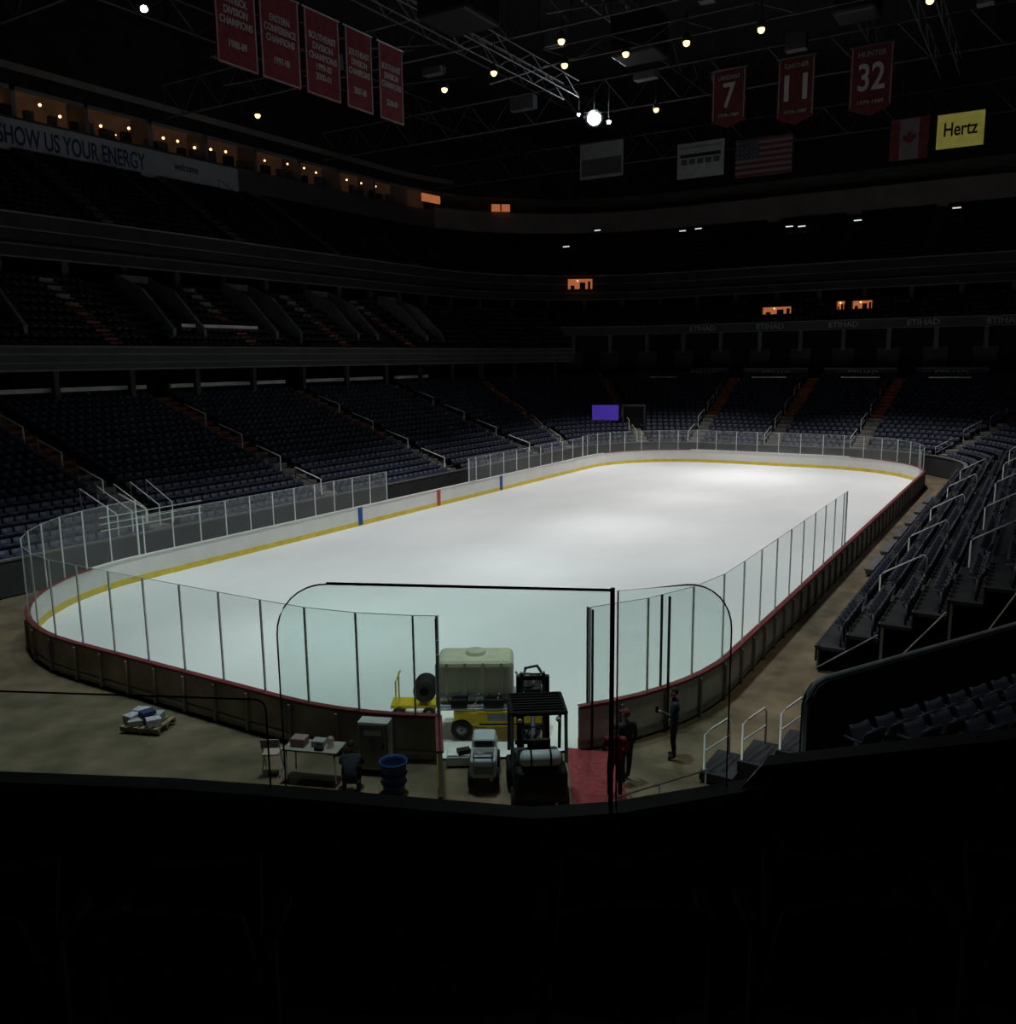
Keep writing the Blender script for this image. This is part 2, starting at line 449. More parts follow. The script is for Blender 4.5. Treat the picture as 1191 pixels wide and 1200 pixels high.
sweep(b,[(35.4,29.7),(35.4,31.7),(35.8,31.7)],'band',0,9)
sweep(b,[(35.3,30.0),(36,38)],'dark',0,None,30)
b.out('balcony_fascias',BOWL)

b=B()
ys=[-11,-2,12.3,24.3,37,49.2,56]
for y0,y1 in zip(ys[:-1],ys[1:]):
    b.box((-W-19.1,(y0+y1)/2,7.25),(.22,y1-y0-1.9,.7),'conc'); b.box((-W-18.95,(y0+y1)/2,7.74),(.3,y1-y0-1.9,.26),'lip')
xs=[-15,-9.0,-.6,8,16]
for x0,x1 in zip(xs[:-1],xs[1:]):
    b.box(((x0+x1)/2,L+19.1,7.95),(x1-x0-1.7,.3,.14),'line'); b.box(((x0+x1)/2,L+19.1,7.4),(x1-x0-1.7,.2,1.0),'conc')
for x in (-17,-5,4,12): b.box((x,L+17.6,7.1),(3.6,.15,.12),'lip')
b.out('section_wall_caps',BOWL)

def zlow(d): 
    n=20;p=16.4/n
    return .9+max(0,min(n-1,math.floor((d-2.6)/p+1e-4)))*6.1/n
def dist_off(x,y):
    lo,hi=0,60
    for _ in range(30):
        d=(lo+hi)/2; a=W+d; bb=L+d; rc=8.5+.45*d
        qx=abs(x)-(a-rc); qy=y-(bb-rc)
        s=math.hypot(max(qx,0),max(qy,0))+min(max(qx,qy),0)-rc
        if s>0: lo=d
        else: hi=d
    return d
b=B(); rl=B()
for (ax,ay),(ex,ey) in AIS:
    end=ay>52
    dx,dy=ex-ax,ey-ay; l=math.hypot(dx,dy); dx/=l; dy/=l; a=math.atan2(dy,dx); t=0; pts=[]
    while t<l:
        x,y=ax+dx*t,ay+dy*t; d=dist_off(x,y)
        if 2.6<d<19:
            z=zlow(d)
            b.box((x,y,z+.14),(.26,1.15,.28),'step' if d<9.5 else ('orangeend' if end else 'orange'),rot=Matrix.Rotation(a,3,'Z')); pts.append((x,y,z))
        t+=.41
    ox,oy=-dy*.62,dx*.62
    j=2
    while j+6<len(pts):
        p=pts[j];q=pts[j+5]
        A=(p[0]+ox,p[1]+oy,p[2]+.2);Bq=(q[0]+ox,q[1]+oy,q[2]+.2)
        rr_=.03 if end else .05
        rl.tube([A,(A[0],A[1],A[2]+.95),(Bq[0],Bq[1],Bq[2]+.95),Bq],rr_,'rail',5)
        rl.tube([(A[0],A[1],A[2]+.5),(Bq[0],Bq[1],Bq[2]+.5)],rr_*.7,'rail',4)
        j+=8
b.out('aisle_steps',BOWL)
for k in range(5):
    y=9.6+k*.9
    rl.tube([(-15.9-.2*k,y,1.5),(-15.9-.2*k,y,2.5),(-18.6,y,3.5),(-18.6,y,2.6)],.03,'rail',5)
for z in (1.9,2.2,2.5): rl.tube([(-15.75,8.6,z),(-15.75,14.2,z)],.028,'rail',5)
rl.out('aisle_handrails',BOWL)

b=B()
for y in (14,27,36.5,46,56):
    for s,w in ((-1.3,.25),(1.3,.25)):
        vs=[]
        for yy in (y+s-w/2,y+s+w/2):
            vs+=[(-W-18.5,yy,10.6),(-W-24.5,yy,14.6),(-W-24.5,yy,15.6),(-W-21.5,yy,14.4),(-W-18.5,yy,11.6)]
        b.add(vs,[(0,1,2,3,4),(9,8,7,6,5),(0,5,6,1),(1,6,7,2),(2,7,8,3),(3,8,9,4),(4,9,5,0)],'vom')
    b.box((-W-24.3,y,15.3),(.2,2.6,.5),'vom')
b.box((-W-19.5,30.5,11.9),(.3,7,.22),'lip'); b.box((-W-19.5,30.5,11.4),(.2,7,.9),'fascia')
b.out('vomitory_parapets',BOWL)
b=B()
for y in (20.5,32,42,51):
    for i in range(18):
        d=17.3+i*.43; z=9.9+(d-17)/8*5
        b.box((-W-d,y,z+.15),(.3,1.0,.3),'orange' if i<11 else 'step')
for y in (26,38,50,62,70):
    for i in range(22):
        d=25.4+i*.43; z=18.8+(d-25)/10*6.4
        b.box((-W-d,y,z+.2),(.3,1.0,.3),'fascia')
b.out('upper_aisle_steps',BOWL)
b=B()
for (x0,y0,z0,x1,y1,z1) in ((-40,20,20.3,-47,20,25),(-40,32,20.3,-47,32,25),(-40,44,20.3,-47,44,25),(-40,56,20.3,-47,56,25)):
    b.tube([(x0,y0,z0),(x0,y0,z0+1),(x1,y1,z1+1),(x1,y1,z1)],.03,'line',5)
b.out('upper_handrails',BOWL)

b=B(); b.box((-W-34.85,31.5,26.3),(.15,31,2.3),'ribbon'); rib=b.out('ribbon_sign')
text('ribbon_text','SHOW US YOUR ENERGY',(-W-34.74,30.4,26.2),(math.pi/2,0,math.pi/2),1.9,'navy',rib,width=12.6)
text('ribbon_text_small','welcome',(-W-34.74,41.0,26.5),(math.pi/2,0,math.pi/2),.9,'seatclub',rib,width=2.6)

b=B()
for i in range(15):
    y=21+i*1.85+random.random()*.6; b.sph((-W-35.9-random.random()*1.5,y,29.35-.35*random.random()),.12,'warm',8)
for i in range(9):
    y=50+i*2.4; b.sph((-W-35.9-random.random(),y,29.4),.10,'warm',8)
for i in range(12):
    y=22+i*1.9+random.random(); b.sph((-W-37.5,y,28.5+random.random()*.4),.05,'warm',6)
for i in range(30):
    y=20+i*1.75+random.random()*.6; b.box((-W-35.6-random.random()*.5,y,28.0+random.random()*.3),(.5,.5+random.random()*.7,.9),'fascia' if i%3 else 'black')
for y in range(20,80,6): b.box((-W-36.6,y,29),(2.4,.35,2.6),'band')
b.out('suite_fittings',BOWL)
b=B()
b.box((-46.2,76.0,28.7),(.2,3.2,.9),'orangelit',rot=Matrix.Rotation(-.1,3,'Z'))
b.box((-42.5,86.2,28.6),(2.4,.2,.9),'orangelit',rot=Matrix.Rotation(.7,3,'Z'))
b.box((-42.3,85.9,28.6),(.15,.2,.9),'black',rot=Matrix.Rotation(.7,3,'Z'))
b.out('suite_windows_lit',BOWL)
def litroom(x,y,z,w,h,k,ang=0):
    b=B(); b.T=Matrix.Translation((x,y,z))@rz(ang)
    b.box((0,.6,0),(w,.05,h),k); b.box((0,.3,h/2),(w,.6,.05),'fascia'); b.box((0,.3,-h/2),(w,.6,.05),'fascia')
    for s in (-1,1): b.box((s*w/2,.3,0),(.06,.6,h),'fascia')
    b.box((w*.1,.45,-h*.15),(w*.22,.1,h*.6),'black'); b.box((-w*.3,.4,-h*.3),(w*.15,.1,h*.35),'black')
    b.box((w*.36,.45,-h*.1),(w*.1,.1,h*.7),'black')
    b.sph((-.1*w,.4,h*.3),.07,'warm',8)
    b.out('suite_room_lit',BOWL)
litroom(-28.5,81.4,18.0,3.0,1.25,'orangelit',.55)
litroom(-5.7,83.0,14.1,3.2,.85,'orangelit',0)
litroom(.9,83.0,14.4,.9,.9,'orangelit',0)
litroom(3.0,83.0,14.4,2.0,.85,'orangelit',0)
b=B()
for x,y,z in ((-20,93.4,23.6),(-18,93.4,23.7),(-7,93.2,23.0),(-5.6,93.2,22.9),(.5,93,23.0),(10.3,93,23.4),(-29,88,23.8),(-31.5,84.5,21.7)):
    b.box((x,y-1,z+1.0),(.8,.15,.10),'smallw'); b.box((x,y-.9,z+1.1),(1.0,.2,.1),'fascia')
b.out('exit_lamps',BOWL)
for x in (-20.5,-13.5,-6,1.5,9,16): text('fascia_text','ETIHAD',(x,L+20.9,12.38),(math.pi/2,0,0),.8,'signt',BOWL,width=2.9)
for x in (-19,-12.5,-4.6,4.0,12): text('cap_text','ETIHAD',(x,L+18.9,7.45),(math.pi/2,0,0),.75,'signt',BOWL,width=2.9)

b=B(); b.T=Matrix.Translation((-17.2,64.6,3.95))@rz(.35)
b.box((0,0,0),(2.8,.12,1.7),'black'); b.box((0,-.07,0),(2.6,.02,1.5),'purple')
for s in (-1,1): b.box((s*1.1,0,-1.4),(.1,.1,1.4),'black')
b.out('video_screen',BOWL)
b=B(); b.T=Matrix.Translation((-14.6,65.6,2.2))@rz(.35)
b.box((0,.4,1.1),(2.0,.8,2.6),'black'); b.box((0,0,2.45),(2.2,1.0,.14),'fascia')
b.box((-1.05,0,1.1),(.14,1.0,2.6),'fascia'); b.box((1.05,0,1.1),(.14,1.0,2.6),'fascia')
b.out('tunnel_portal',BOWL)

# ------------------------------------------------------------------ right retractable stands
b=B(); n=18; x0,z0,pp,rr_=14.7,.75,.86,.47; ya,yb=11.5,53
for i in range(n):
    x=x0+i*pp; z=z0+i*rr_
    b.box((x+pp/2,(ya+yb)/2,z-.05),(pp,yb-ya,.10),'tread'); b.box((x+.02,(ya+yb)/2,z-rr_/2),(.04,yb-ya,rr_),'dark')
    b.box((x+.0,(ya+yb)/2,z-.02),(.05,yb-ya,.05),'fascia')
for i in range(0,n,2):
    x=x0+i*pp; z=z0+i*rr_; b.box((x+.1,ya+.05,z/2),(.08,.08,z),'metal')
    if i<n-2: b.tube([(x+.1,ya,.1),(x+2*pp,ya,z+.6)],.03,'metal',5)
for y in range(12,53,4): b.box((x0+.05,y,.37),(.08,.08,.75),'metal')
b.box((x0+.12,(ya+yb)/2,.35),(.05,yb-ya,.7),'dark')
st=b.out('retractable_stand')
RA=[15.5,22.5,30,38,46]
pls=[]
for i in range(n):
    y=ya+.5
    while y<yb-.2:
        if all(abs(y-q)>.6 for q in RA): pls.append((x0+i*pp+.55,y,z0+i*rr_,math.pi/2))
        y+=.52
scatter('seats',seat_detail(),pls,'seatdark',parent=st)
b=B()
for y in RA:
    for i in range(n-1):
        x=x0+i*pp; z=z0+i*rr_; b.box((x+.62,y,z+.12),(.4,.9,.24),'conc'); b.box((x+.42,y,z+.24),(.04,.85,.025),'lip')
    for i in range(1,n-2,3):
        x=x0+i*pp+.2; z=z0+i*rr_; x2=x+1.6*pp; z2=z+1.6*rr_
        b.tube([(x,y+.5,z),(x,y+.5,z+.85),(x+.1,y+.5,z+.95),(x2-.1,y+.5,z2+.92),(x2,y+.5,z2+.8),(x2,y+.5,z2)],.028,'rail',6)
b.out('aisle_handrails',st)
b=B()
for y in (26,30,34,38,42,46):
    b.box((14.1,y,.24),(.35,3.2,.06),'metal'); b.box((14.1,y-1.4,.11),(.3,.06,.22),'metal'); b.box((14.1,y+1.4,.11),(.3,.06,.22),'metal')
b.out('player_bench')

b=B()
for i in range(7):
    x,y=14.35+.72*i,3.7+.42*i; h=.25*i
    b.box((x+.1,y,h/2+.1),(.75,1.3,h+.2),'tread')
    b.tube([(x-.2,y-.55,h+.2),(x-.2,y-.55,h+1.05),(x-.1,y-.45,h+1.15),(x-.0,y+.45,h+1.1),(x+.02,y+.55,h+1.0),(x+.02,y+.55,h+.2)],.026,'rail',6)
    b.tube([(x-.2,y-.55,h+.65),(x+.02,y+.55,h+.65)],.02,'rail',6)
b.out('stair_handrail')

b=B()
A=Vector((17.38,-2.1,0)); Bv=Vector((24.5,10.7,0)); dd=(Bv-A); ln=dd.length; b.T=Matrix.Translation(A)@rz(math.atan2(dd.y,dd.x))
prof=[(0,2.8),(0,4.25),(.06,4.42),(.18,4.55),(.35,4.6),(ln,4.75),(ln,2.8)]
vs=[(x,-.08,z) for x,z in prof]+[(x,.08,z) for x,z in prof]; m=len(prof)
b.add(vs,[tuple(range(m)),tuple(range(2*m-1,m-1,-1))]+[(i,m+i,m+(i+1)%m,(i+1)%m) for i in range(m)],'black')
b.tube([(0,0,2.8)]+[(x,0,z+.02) for x,z in prof[1:-1]],.04,'postd',6)
for i in range(5):
    b.box((ln/2,-.55-.85*i-.1,3.3+.35*i-.2),(ln,.85,.4),'dark')
near=b.out('near_seating_section')
pls=[];a=math.atan2(dd.y,dd.x)
for i in range(3):
    for j in range(20):
        p=Matrix.Translation(A)@rz(a)@Vector((.5+j*.56,-.62-.85*i,3.3+.35*i)); pls.append((p.x,p.y,p.z,a))
scatter('seats',seat_detail(),pls,'seatdark',parent=near)

# ------------------------------------------------------------------ foreground ledge
LP=[(8.0,-14.2),(13.7,-11.45),(14.8,-10.92),(15.7,-10.55),(16.6,-10.22),(17.3,-9.95),(17.75,-9.6),(18.15,-9.15),(18.5,-8.75)]
BAL=empty('balcony')
b=B()
nrm=[]
for i,p in enumerate(LP):
    q0=LP[max(0,i-1)];q1=LP[min(len(LP)-1,i+1)]; t=Vector((q1[0]-q0[0],q1[1]-q0[1])).normalized(); nrm.append((t.y,-t.x))
def ledge(o0,z0,o1,z1,k):
    for i in range(len(LP)-1):
        p,q=LP[i],LP[i+1];n0,n1=nrm[i],nrm[i+1]
        b.add([(p[0]+n0[0]*o0,p[1]+n0[1]*o0,z0),(q[0]+n1[0]*o0,q[1]+n1[1]*o0,z0),(q[0]+n1[0]*o1,q[1]+n1[1]*o1,z1),(p[0]+n0[0]*o1,p[1]+n0[1]*o1,z1)],[(0,1,2,3)],k)
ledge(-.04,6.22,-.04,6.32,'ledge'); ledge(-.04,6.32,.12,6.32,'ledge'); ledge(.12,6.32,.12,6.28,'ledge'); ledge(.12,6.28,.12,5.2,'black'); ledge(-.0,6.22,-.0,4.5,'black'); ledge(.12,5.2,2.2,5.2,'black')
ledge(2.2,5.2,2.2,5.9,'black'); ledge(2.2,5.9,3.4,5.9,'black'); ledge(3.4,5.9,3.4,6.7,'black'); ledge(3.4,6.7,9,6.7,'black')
b.out('ledge_and_steps',BAL)
b=B()
pts=[(18.42,-8.75),(18.5,-8.55),(20.1,-8.75),(23.5,-9.2)]; tops=[6.32,6.42,7.08,7.6]
for i in range(3):
    p,q=pts[i],pts[i+1]
    for o in (0,.2):
        b.add([(p[0],p[1]-o,3),(q[0],q[1]-o,3),(q[0],q[1]-o,tops[i+1]),(p[0],p[1]-o,tops[i])],[(0,1,2,3)],'black')
    b.add([(p[0],p[1],tops[i]),(q[0],q[1],tops[i+1]),(q[0],q[1]-.2,tops[i+1]),(p[0],p[1]-.2,tops[i])],[(0,1,2,3)],'black')
b.out('side_parapet',BAL)
GL=Vector((15.60,-10.55,6.32)); GM=Vector((17.72,-9.62,6.32)); GR=Vector((18.32,-8.98,6.32))
def panel(b,P0,P1,h,rl_,rr_,kg,kt,tr=.016,n=8):
    d=(P1-P0); l=d.length; u=d/l; pts=[(0,0)]
    if rl_: pts+=[(rl_-rl_*math.cos(t*math.pi/2/n),h-rl_+rl_*math.sin(t*math.pi/2/n)) for t in range(n+1)]
    else: pts.append((0,h))
    if rr_: pts+=[(l-rr_+rr_*math.sin(t*math.pi/2/n),h-rr_+rr_*math.cos(t*math.pi/2/n)) for t in range(n+1)]
    else: pts.append((l,h))
    pts.append((l,0))
    V3=[P0+u*x+Vector((0,0,z)) for x,z in pts]
    b.add(V3,[tuple(range(len(V3)))],kg)
    b.tube(V3,tr,kt,6)
b=B()
panel(b,GL,GM,1.50,.38,0,'fglass','edge',.006)
panel(b,GM+Vector((.03,.02,0)),GR,1.50,0,.35,'fglass','edge',.006)
panel(b,Vector((9.5,-13.45,6.32)),Vector((15.52,-10.62,6.32)),.66,0,.08,'fglass','postd',.007)
b.tube([GL+Vector((.38*.9,.38*.4,1.508)),GM+Vector((0,0,1.508))],.0065,'black',6)
b.box(GM+Vector((0,0,.74)),(.024,.024,1.56),'black')
b.out('glass_balustrade',BAL)
yaw=math.radians(31.56)
fw=Vector((-math.sin(yaw),math.cos(yaw),0)); rt=Vector((math.cos(yaw),math.sin(yaw),0)); CP=Vector((20.04,-14.69,0))
pls=[]
for lat in (-2.3,-1.65,-1.0,.35,1.0,1.65):
    p=CP+fw*2.5+rt*lat; pls.append((p.x,p.y,6.95,yaw))
fb=B(); fb.T=Matrix.Translation(CP+fw*2.4)@rz(yaw); fb.box((0,0,6.84),(6,.9,.22),'black')
fb.out('seat_platform',BAL)
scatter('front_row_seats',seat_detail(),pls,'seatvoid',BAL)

# ------------------------------------------------------------------ roof structure, banners, lamps
b=B()
def truss(p,q,h=1.6,w=.0,k='truss',r=.07):
    p=Vector(p);q=Vector(q);l=(q-p).length;n=max(2,int(l/2.2)); up=Vector((0,0,h))
    b.tube([p,q],r,k,4); b.tube([p+up,q+up],r,k,4)
    for i in range(n):
        a=p+(q-p)*i/n; c=p+(q-p)*(i+1)/n; b.tube([a,c+up] if i%2 else [a+up,c],r*.6,k,4); b.tube([a,a+up],r*.5,k,4)
for y in (18,37,56,75): truss((-45,y,29.5),(45,y,29.5),2.6)
for x in (-32,-19,-7,7,19): truss((x,5,31.5),(x,95,31.5),1.8)
for x,y0,y1 in ((-12,12,46),(12,20,56)): 
    truss((x,y0,28),(x,y1,28),1.1,r=.05); truss((x+1.2,y0,28),(x+1.2,y1,28),1.1,r=.05)
truss((-9,37.5,27.6),(18,37.5,27.6),1.0,r=.05)
for i in range(14):
    x=-30+i*4.2; y=30+9*math.sin(i*2.1); b.tube([(x,y,28+math.sin(i)),(x+6*math.cos(i*1.3),y+14,33)],.05,'truss',4)
for i in range(16):
    x=-28+i*3.6; y=28+(i*7)%22; b.box((x,y,29.2+(i%3)*.6),(.9+(i%4)*.4,.7,.5+(i%2)*.5),'fascia' if i%2 else 'truss')
b.bbox((-8.6,27.5,28.6),(3.2,3.4,3.0),'black',.2); b.bbox((-3.5,40,29.0),(3,2.5,2.5),'black',.2); b.bbox((9,42,30),(2.4,2.2,3.4),'black',.2)
b.out('roof_trusses')
b=B()
warm=[(-3,36.8),(.7,37),(4.9,37.3),(-7,36.6),(13.3,38),(-16,36.5),(-11.4,35.4),(-5.2,32.8),(-6.0,49),(-31,34),(-.2,44.9)]
for x,y in warm:
    b.lathe((x,y,27.15),[(.06,.5),(.24,.25),(.28,0)],'black',n=10); b.sph((x,y,27.08),.20,'warm',10); b.tube([(x,y,27.6),(x,y,28.8)],.03,'truss',4)
b.out('pendant_lamps')
def floodl(x,y,z,s=1.0):
    b=B(); dirv=(Vector((20,-14.7,9.3))-Vector((x,y,z))).normalized()
    q=(Vector((dirv.x,dirv.y,dirv.z-.6)).normalized()).to_track_quat('Z','Y').to_matrix().to_4x4()
    b.T=Matrix.Translation((x,y,z))@q
    b.lathe((0,0,0),[(.15*s,-.5*s),(.3*s,-.35*s),(.42*s,0),(.46*s,.06*s)],'metal',n=18)
    b.lathe((0,0,0),[(.36*s,.02*s),(.37*s,.05*s),(.2*s,.10*s),(.02*s,.12*s)],'flood',n=18)
    b.tube([(-.5*s,0,0),(-.5*s,0,-.6*s),(.5*s,0,-.6*s),(.5*s,0,0)],.04,'metal',5)
    b.T=Matrix.Identity(4); b.tube([(x,y,z+.3),(x,y,z+2.5)],.05,'truss',5)
    return b.out('floodlight')
floodl(-10.8,48.6,27.1,1.5); floodl(-9.5,48.4,26.6,.4); floodl(-12,48.4,27.5,.3); floodl(-20.6,16.8,27,.5)

txt=['PATRICK\nDIVISION\nCHAMPIONS\n\n1988-89','EASTERN\nCONFERENCE\nCHAMPIONS\n\n1997-98','SOUTHEAST\nDIVISION\nCHAMPIONS\n1999-00\n2000-01','SOUTHEAST\nDIVISION\nCHAMPIONS\n\n2007-08','SOUTHEAST\nDIVISION\nCHAMPIONS\n\n2008-09']
for (y0_,y1_),t in zip(((15.5,18.0),(18.25,20.9),(21.3,23.9),(24.4,26.6),(27.2,29.4)),txt):
    b=B(); y=(y0_+y1_)/2; w=y1_-y0_
    b.box((-14,y,25.1),(.03,w,4.1),'banner')
    for s in (-1,1): b.box((-13.975,y+s*(w/2-.07),25.1),(.02,.05,4.0),'bwhite')
    b.box((-13.975,y,23.12),(.02,w-.1,.05),'bwhite')
    b.tube([(-14,y0_-.1,27.2),(-14,y1_+.1,27.2)],.05,'metal',6); b.tube([(-14,y,27.2),(-14,y,29)],.02,'truss',4)
    o=b.out('championship_banner')
    text('banner_text',t,(-13.97,y,25.0),(math.pi/2,0,math.pi/2),.46,'bwhite',o,width=w*.8,sp=1.05)
for (xa,xb,za,zb,num,nm) in ((-.1,2.1,24,27.4,'7','LANGWAY'),(4.1,6.35,23.6,27.4,'11','GARTNER'),(8.4,10.8,23.5,27.3,'32','HUNTER')):
    b=B(); x=(xa+xb)/2; w=xb-xa
    vs=[(xa,44,zb),(xb,44,zb),(xb,44,za+.3),(x,44,za-.15),(xa,44,za+.3)]
    b.add(vs+[(p[0],44.04,p[2]) for p in vs],[(4,3,2,1,0),(5,6,7,8,9)]+[(i,(i+1)%5,5+(i+1)%5,5+i) for i in range(5)],'flagred')
    b.tube([(xa-.1,44,zb),(xb+.1,44,zb)],.05,'metal',6)
    for q in (xa,xb): b.tube([(q,44,zb),(q,44,29.5)],.015,'truss',4)
    for q in (xa+.1,xb-.1): b.box((q,43.98,(za+zb)/2+.15),(.05,.02,zb-za-.5),'signw')
    o=b.out('retired_number_banner')
    text('number',num,(x,43.96,(za+zb)/2+.05),(math.pi/2,0,0),2.1,'bwhite',o,width=w*(.36 if len(num)==1 else .62))
    text('player_name',nm,(x,43.96,zb-.5),(math.pi/2,0,0),.4,'signw',o,width=w*.65)
    text('years',"1979-1989",(x,43.96,za+.62),(math.pi/2,0,0),.3,'signw',o,width=w*.6)
def hang(x0,x1,z0,z1,k,y=70):
    b=B(); b.box(((x0+x1)/2,y,(z0+z1)/2),(x1-x0,.08,z1-z0),k)
    for q in (x0+.3,x1-.3): b.tube([(q,y,z1),(q,y,33)],.02,'truss',4)
    b.tube([(x0,y,z1),(x1,y,z1)],.05,'metal',6)
    return b
hb=hang(-22.8,-18.0,27.3,30.7,'signw'); hb.box((-20.4,69.94,28.4),(4.4,.02,1.6),'fascia'); hb.out('hanging_sign')
hb=hang(-12.3,-7.7,26.2,29.4,'signw'); hb.box((-10,69.94,29.0),(4.2,.02,.2),'line'); 
for i in range(5): hb.box((-11.6+i*.8,69.94,27.7),(.6,.02,.5),'fascia')
hb.box((-10,69.94,28.25),(4.0,.02,.3),'black'); hb.out('hanging_sign')
hb=hang(-6.6,-1.4,25.7,29.0,'flagwhite')
for i in range(7): hb.box((-4,69.94,25.83+i*.508),(5.2,.02,.254),'flagred')
hb.box((-5.5,69.92,28.1),(2.2,.02,1.77),'seatclub')
for r_ in range(4):
    for c_ in range(5): hb.box((-6.4+c_*.43,69.90,27.45+r_*.42),(.1,.02,.1),'flagwhite')
hb.out('us_flag')
hb=hang(6.8,9.8,25.6,28.9,'flagwhite')
for s in (-1,1): hb.box((8.3+s*1.12,69.94,27.25),(.76,.02,3.3),'flagred')
leaf=[(0,-1),(.05,-.45),(.5,-.5),(.4,-.3),(.9,.1),(.75,.2),(.85,.5),(.55,.45),(.45,.6),(.2,.3),(.3,.85),(.15,.75),(0,1.05)]
leaf=leaf+[(-x,z) for x,z in leaf[-2:0:-1]]
hb.add([(8.3+x*.65,69.93,27.25+z*.65) for x,z in leaf],[tuple(range(len(leaf)))],'flagred')
hb.out('canadian_flag')
hb=hang(10.4,13.9,26.1,28.8,'signy'); o=hb.out('hanging_sign')
text('sign_text','Hertz',(12.15,69.90,27.5),(math.pi/2,0,0),1.5,'black',o,width=2.5)

# ------------------------------------------------------------------ gate area props
b=B(); b.add([(10.75,3.0,.012),(11.95,3.35,.012),(13.35,.9,.012),(14.2,-1.0,.012),(12.9,-1.6,.012),(12.2,.6,.012)],[(5,4,3,2,1,0)],'carpet'); b.out('red_carpet')
def wheel(b,c,r,w,axis='Y'):
    b.lathe(c,[(r*.55,-w/2),(r*.9,-w/2),(r,-w*.35),(r,w*.35),(r*.9,w/2),(r*.55,w/2)],'rubber',axis,20)
    b.lathe(c,[(r*.1,-w*.55),(r*.5,-w*.5),(r*.5,w*.5),(r*.1,w*.55)],'metal',axis,14)
b=B(); b.T=Matrix.Translation((8.55,3.05,0))@rz(math.radians(31))
b.bbox((.25,0,.55),(2.3,1.35,.42),'vyellow',.08); b.bbox((.55,-.74,.58),(1.7,.06,.40),'vyellow',.03)
b.box((.55,-.775,.44),(1.6,.01,.04),'black'); b.box((.2,-.775,.62),(.5,.01,.18),'metal')
b.bbox((-.15,0,.83),(2.2,1.3,.14),'wbody',.04)
b.bbox((-.35,0,1.46),(1.9,1.15,1.1),'tank',.16,seg=3)
for x in (-1.05,-.6,-.15,.3): b.bbox((x,0,1.46),(.07,1.2,1.02),'tank',.03)
b.lathe((-.35,0,1.98),[(.26,0),(.26,.1),(.22,.13),(.05,.15)],'tank',n=20)
b.box((-.35,-.60,1.12),(1.8,.03,.08),'metal'); b.tube([(-1.3,-.62,.85),(-1.3,-.62,1.95)],.03,'metal'); b.tube([(.58,-.62,.85),(.58,-.62,1.95)],.03,'metal')
for x in (-.7,1.0):
    for y in (-.60,.60): wheel(b,(x,y,.27),.27,.22)
b.bbox((1.0,0,1.0),(.6,.8,.45),'black',.06); b.lathe((.95,-.2,1.25),[(.16,0),(.18,.1),(.16,.26),(.05,.3)],'metal')
b.tube([(.75,-.45,1.0),(.75,-.45,1.62),(1.25,-.45,1.62),(1.35,-.45,1.2),(1.35,-.45,.7)],.03,'black')
b.tube([(.8,.3,1.0),(.9,.3,1.5),(1.2,.2,1.6),(1.4,.1,1.3),(1.45,-.1,.8)],.04,'black')
b.tube([(.65,-.5,1.7),(.75,-.6,1.6),(.85,-.6,1.1),(1.1,-.6,.95)],.03,'rail')
b.bbox((1.25,-.3,.78),(.35,.4,.2),'wbody',.04); b.bbox((-.75,-.65,.96),(.4,.2,.22),'black',.03); b.bbox((.1,-.68,.98),(.5,.15,.18),'black',.03)
for i in range(5): b.tube([(-.6+i*.25,-.62,.92),(-.55+i*.25,-.68,1.07),(-.5+i*.25,-.62,1.2)],.02,'rail' if i%2 else 'black')
b.bbox((-.2,-.72,.82),(2.0,.05,.05),'wbody',.01)
b.out('ice_water_tank_machine')
b=B(); b.T=Matrix.Translation((6.35,2.75,0))@rz(math.radians(31))
b.box((0,0,.35),(1.2,.6,.08),'vyellow')
for x in (-.45,): b.tube([(x,-.3,.35),(x,-.3,1.05),(x+.05,-.25,1.15),(x+.05,.25,1.15),(x,.3,1.05),(x,.3,.35)],.025,'vyellow')
b.lathe((.30,0,.78),[(.12,-.3),(.30,-.3),(.30,-.26),(.16,-.24),(.16,.24),(.30,.26),(.30,.3),(.12,.3)],'rubber','Y',20)
b.box((.30,0,.5),(.1,.1,.4),'metal')
for x in (-.4,.4): wheel(b,(x,-.3,.17),.17,.08); wheel(b,(x,.3,.17),.17,.08)
b.out('hose_reel_cart')
b=B(); b.T=Matrix.Translation((11.3,.6,0))@rz(math.radians(35))
b.bbox((0,-.75,.72),(1.1,.65,.75),'black',.14,seg=3)
b.bbox((0,.05,.6),(1.05,1.3,.45),'fascia',.06); b.bbox((0,-.2,.92),(.8,.8,.2),'black',.05)
b.bbox((0,-.25,1.08),(.5,.48,.12),'black',.05); b.bbox((0,-.50,1.32),(.48,.12,.45),'black',.05)
b.lathe((0,-.86,1.28),[(.03,-.42),(.12,-.40),(.165,-.34),(.165,.34),(.12,.40),(.03,.42)],'wbody','X',20)
for s in (-.2,.2): b.lathe((0,-.86,1.28),[(.172,s-.02),(.172,s+.02)],'black','X',20)
for x in (-.56,.56):
    b.tube([(x,-.62,1.05),(x,-.55,2.12)],.04,'black'); b.tube([(x,.62,.8),(x,.42,2.12)],.04,'black')
    b.tube([(x,-.58,2.12),(x,.48,2.12)],.045,'black')
for i in range(8): b.box((0,-.52+i*.14,2.13),(1.12,.04,.05),'black')
for y in (-.58,.48): b.tube([(-.56,y,2.12),(.56,y,2.12)],.045,'black')
b.tube([(0,.45,.9),(0,.25,1.28)],.03,'black'); 
sw=[(.17*math.cos(q*.5236),.24+.1*math.sin(q*.5236),1.3+.14*math.sin(q*.5236)) for q in range(12)]
b.tube(sw,.018,'black',5,closed=True)
for x in (-.32,.32):
    b.box((x,.86,1.25),(.09,.14,2.3),'black'); b.box((x*.75,.88,1.3),(.07,.1,2.35),'metal')
for z in (.5,1.2,2.35): b.box((0,.88,z),(.7,.07,.09),'black')
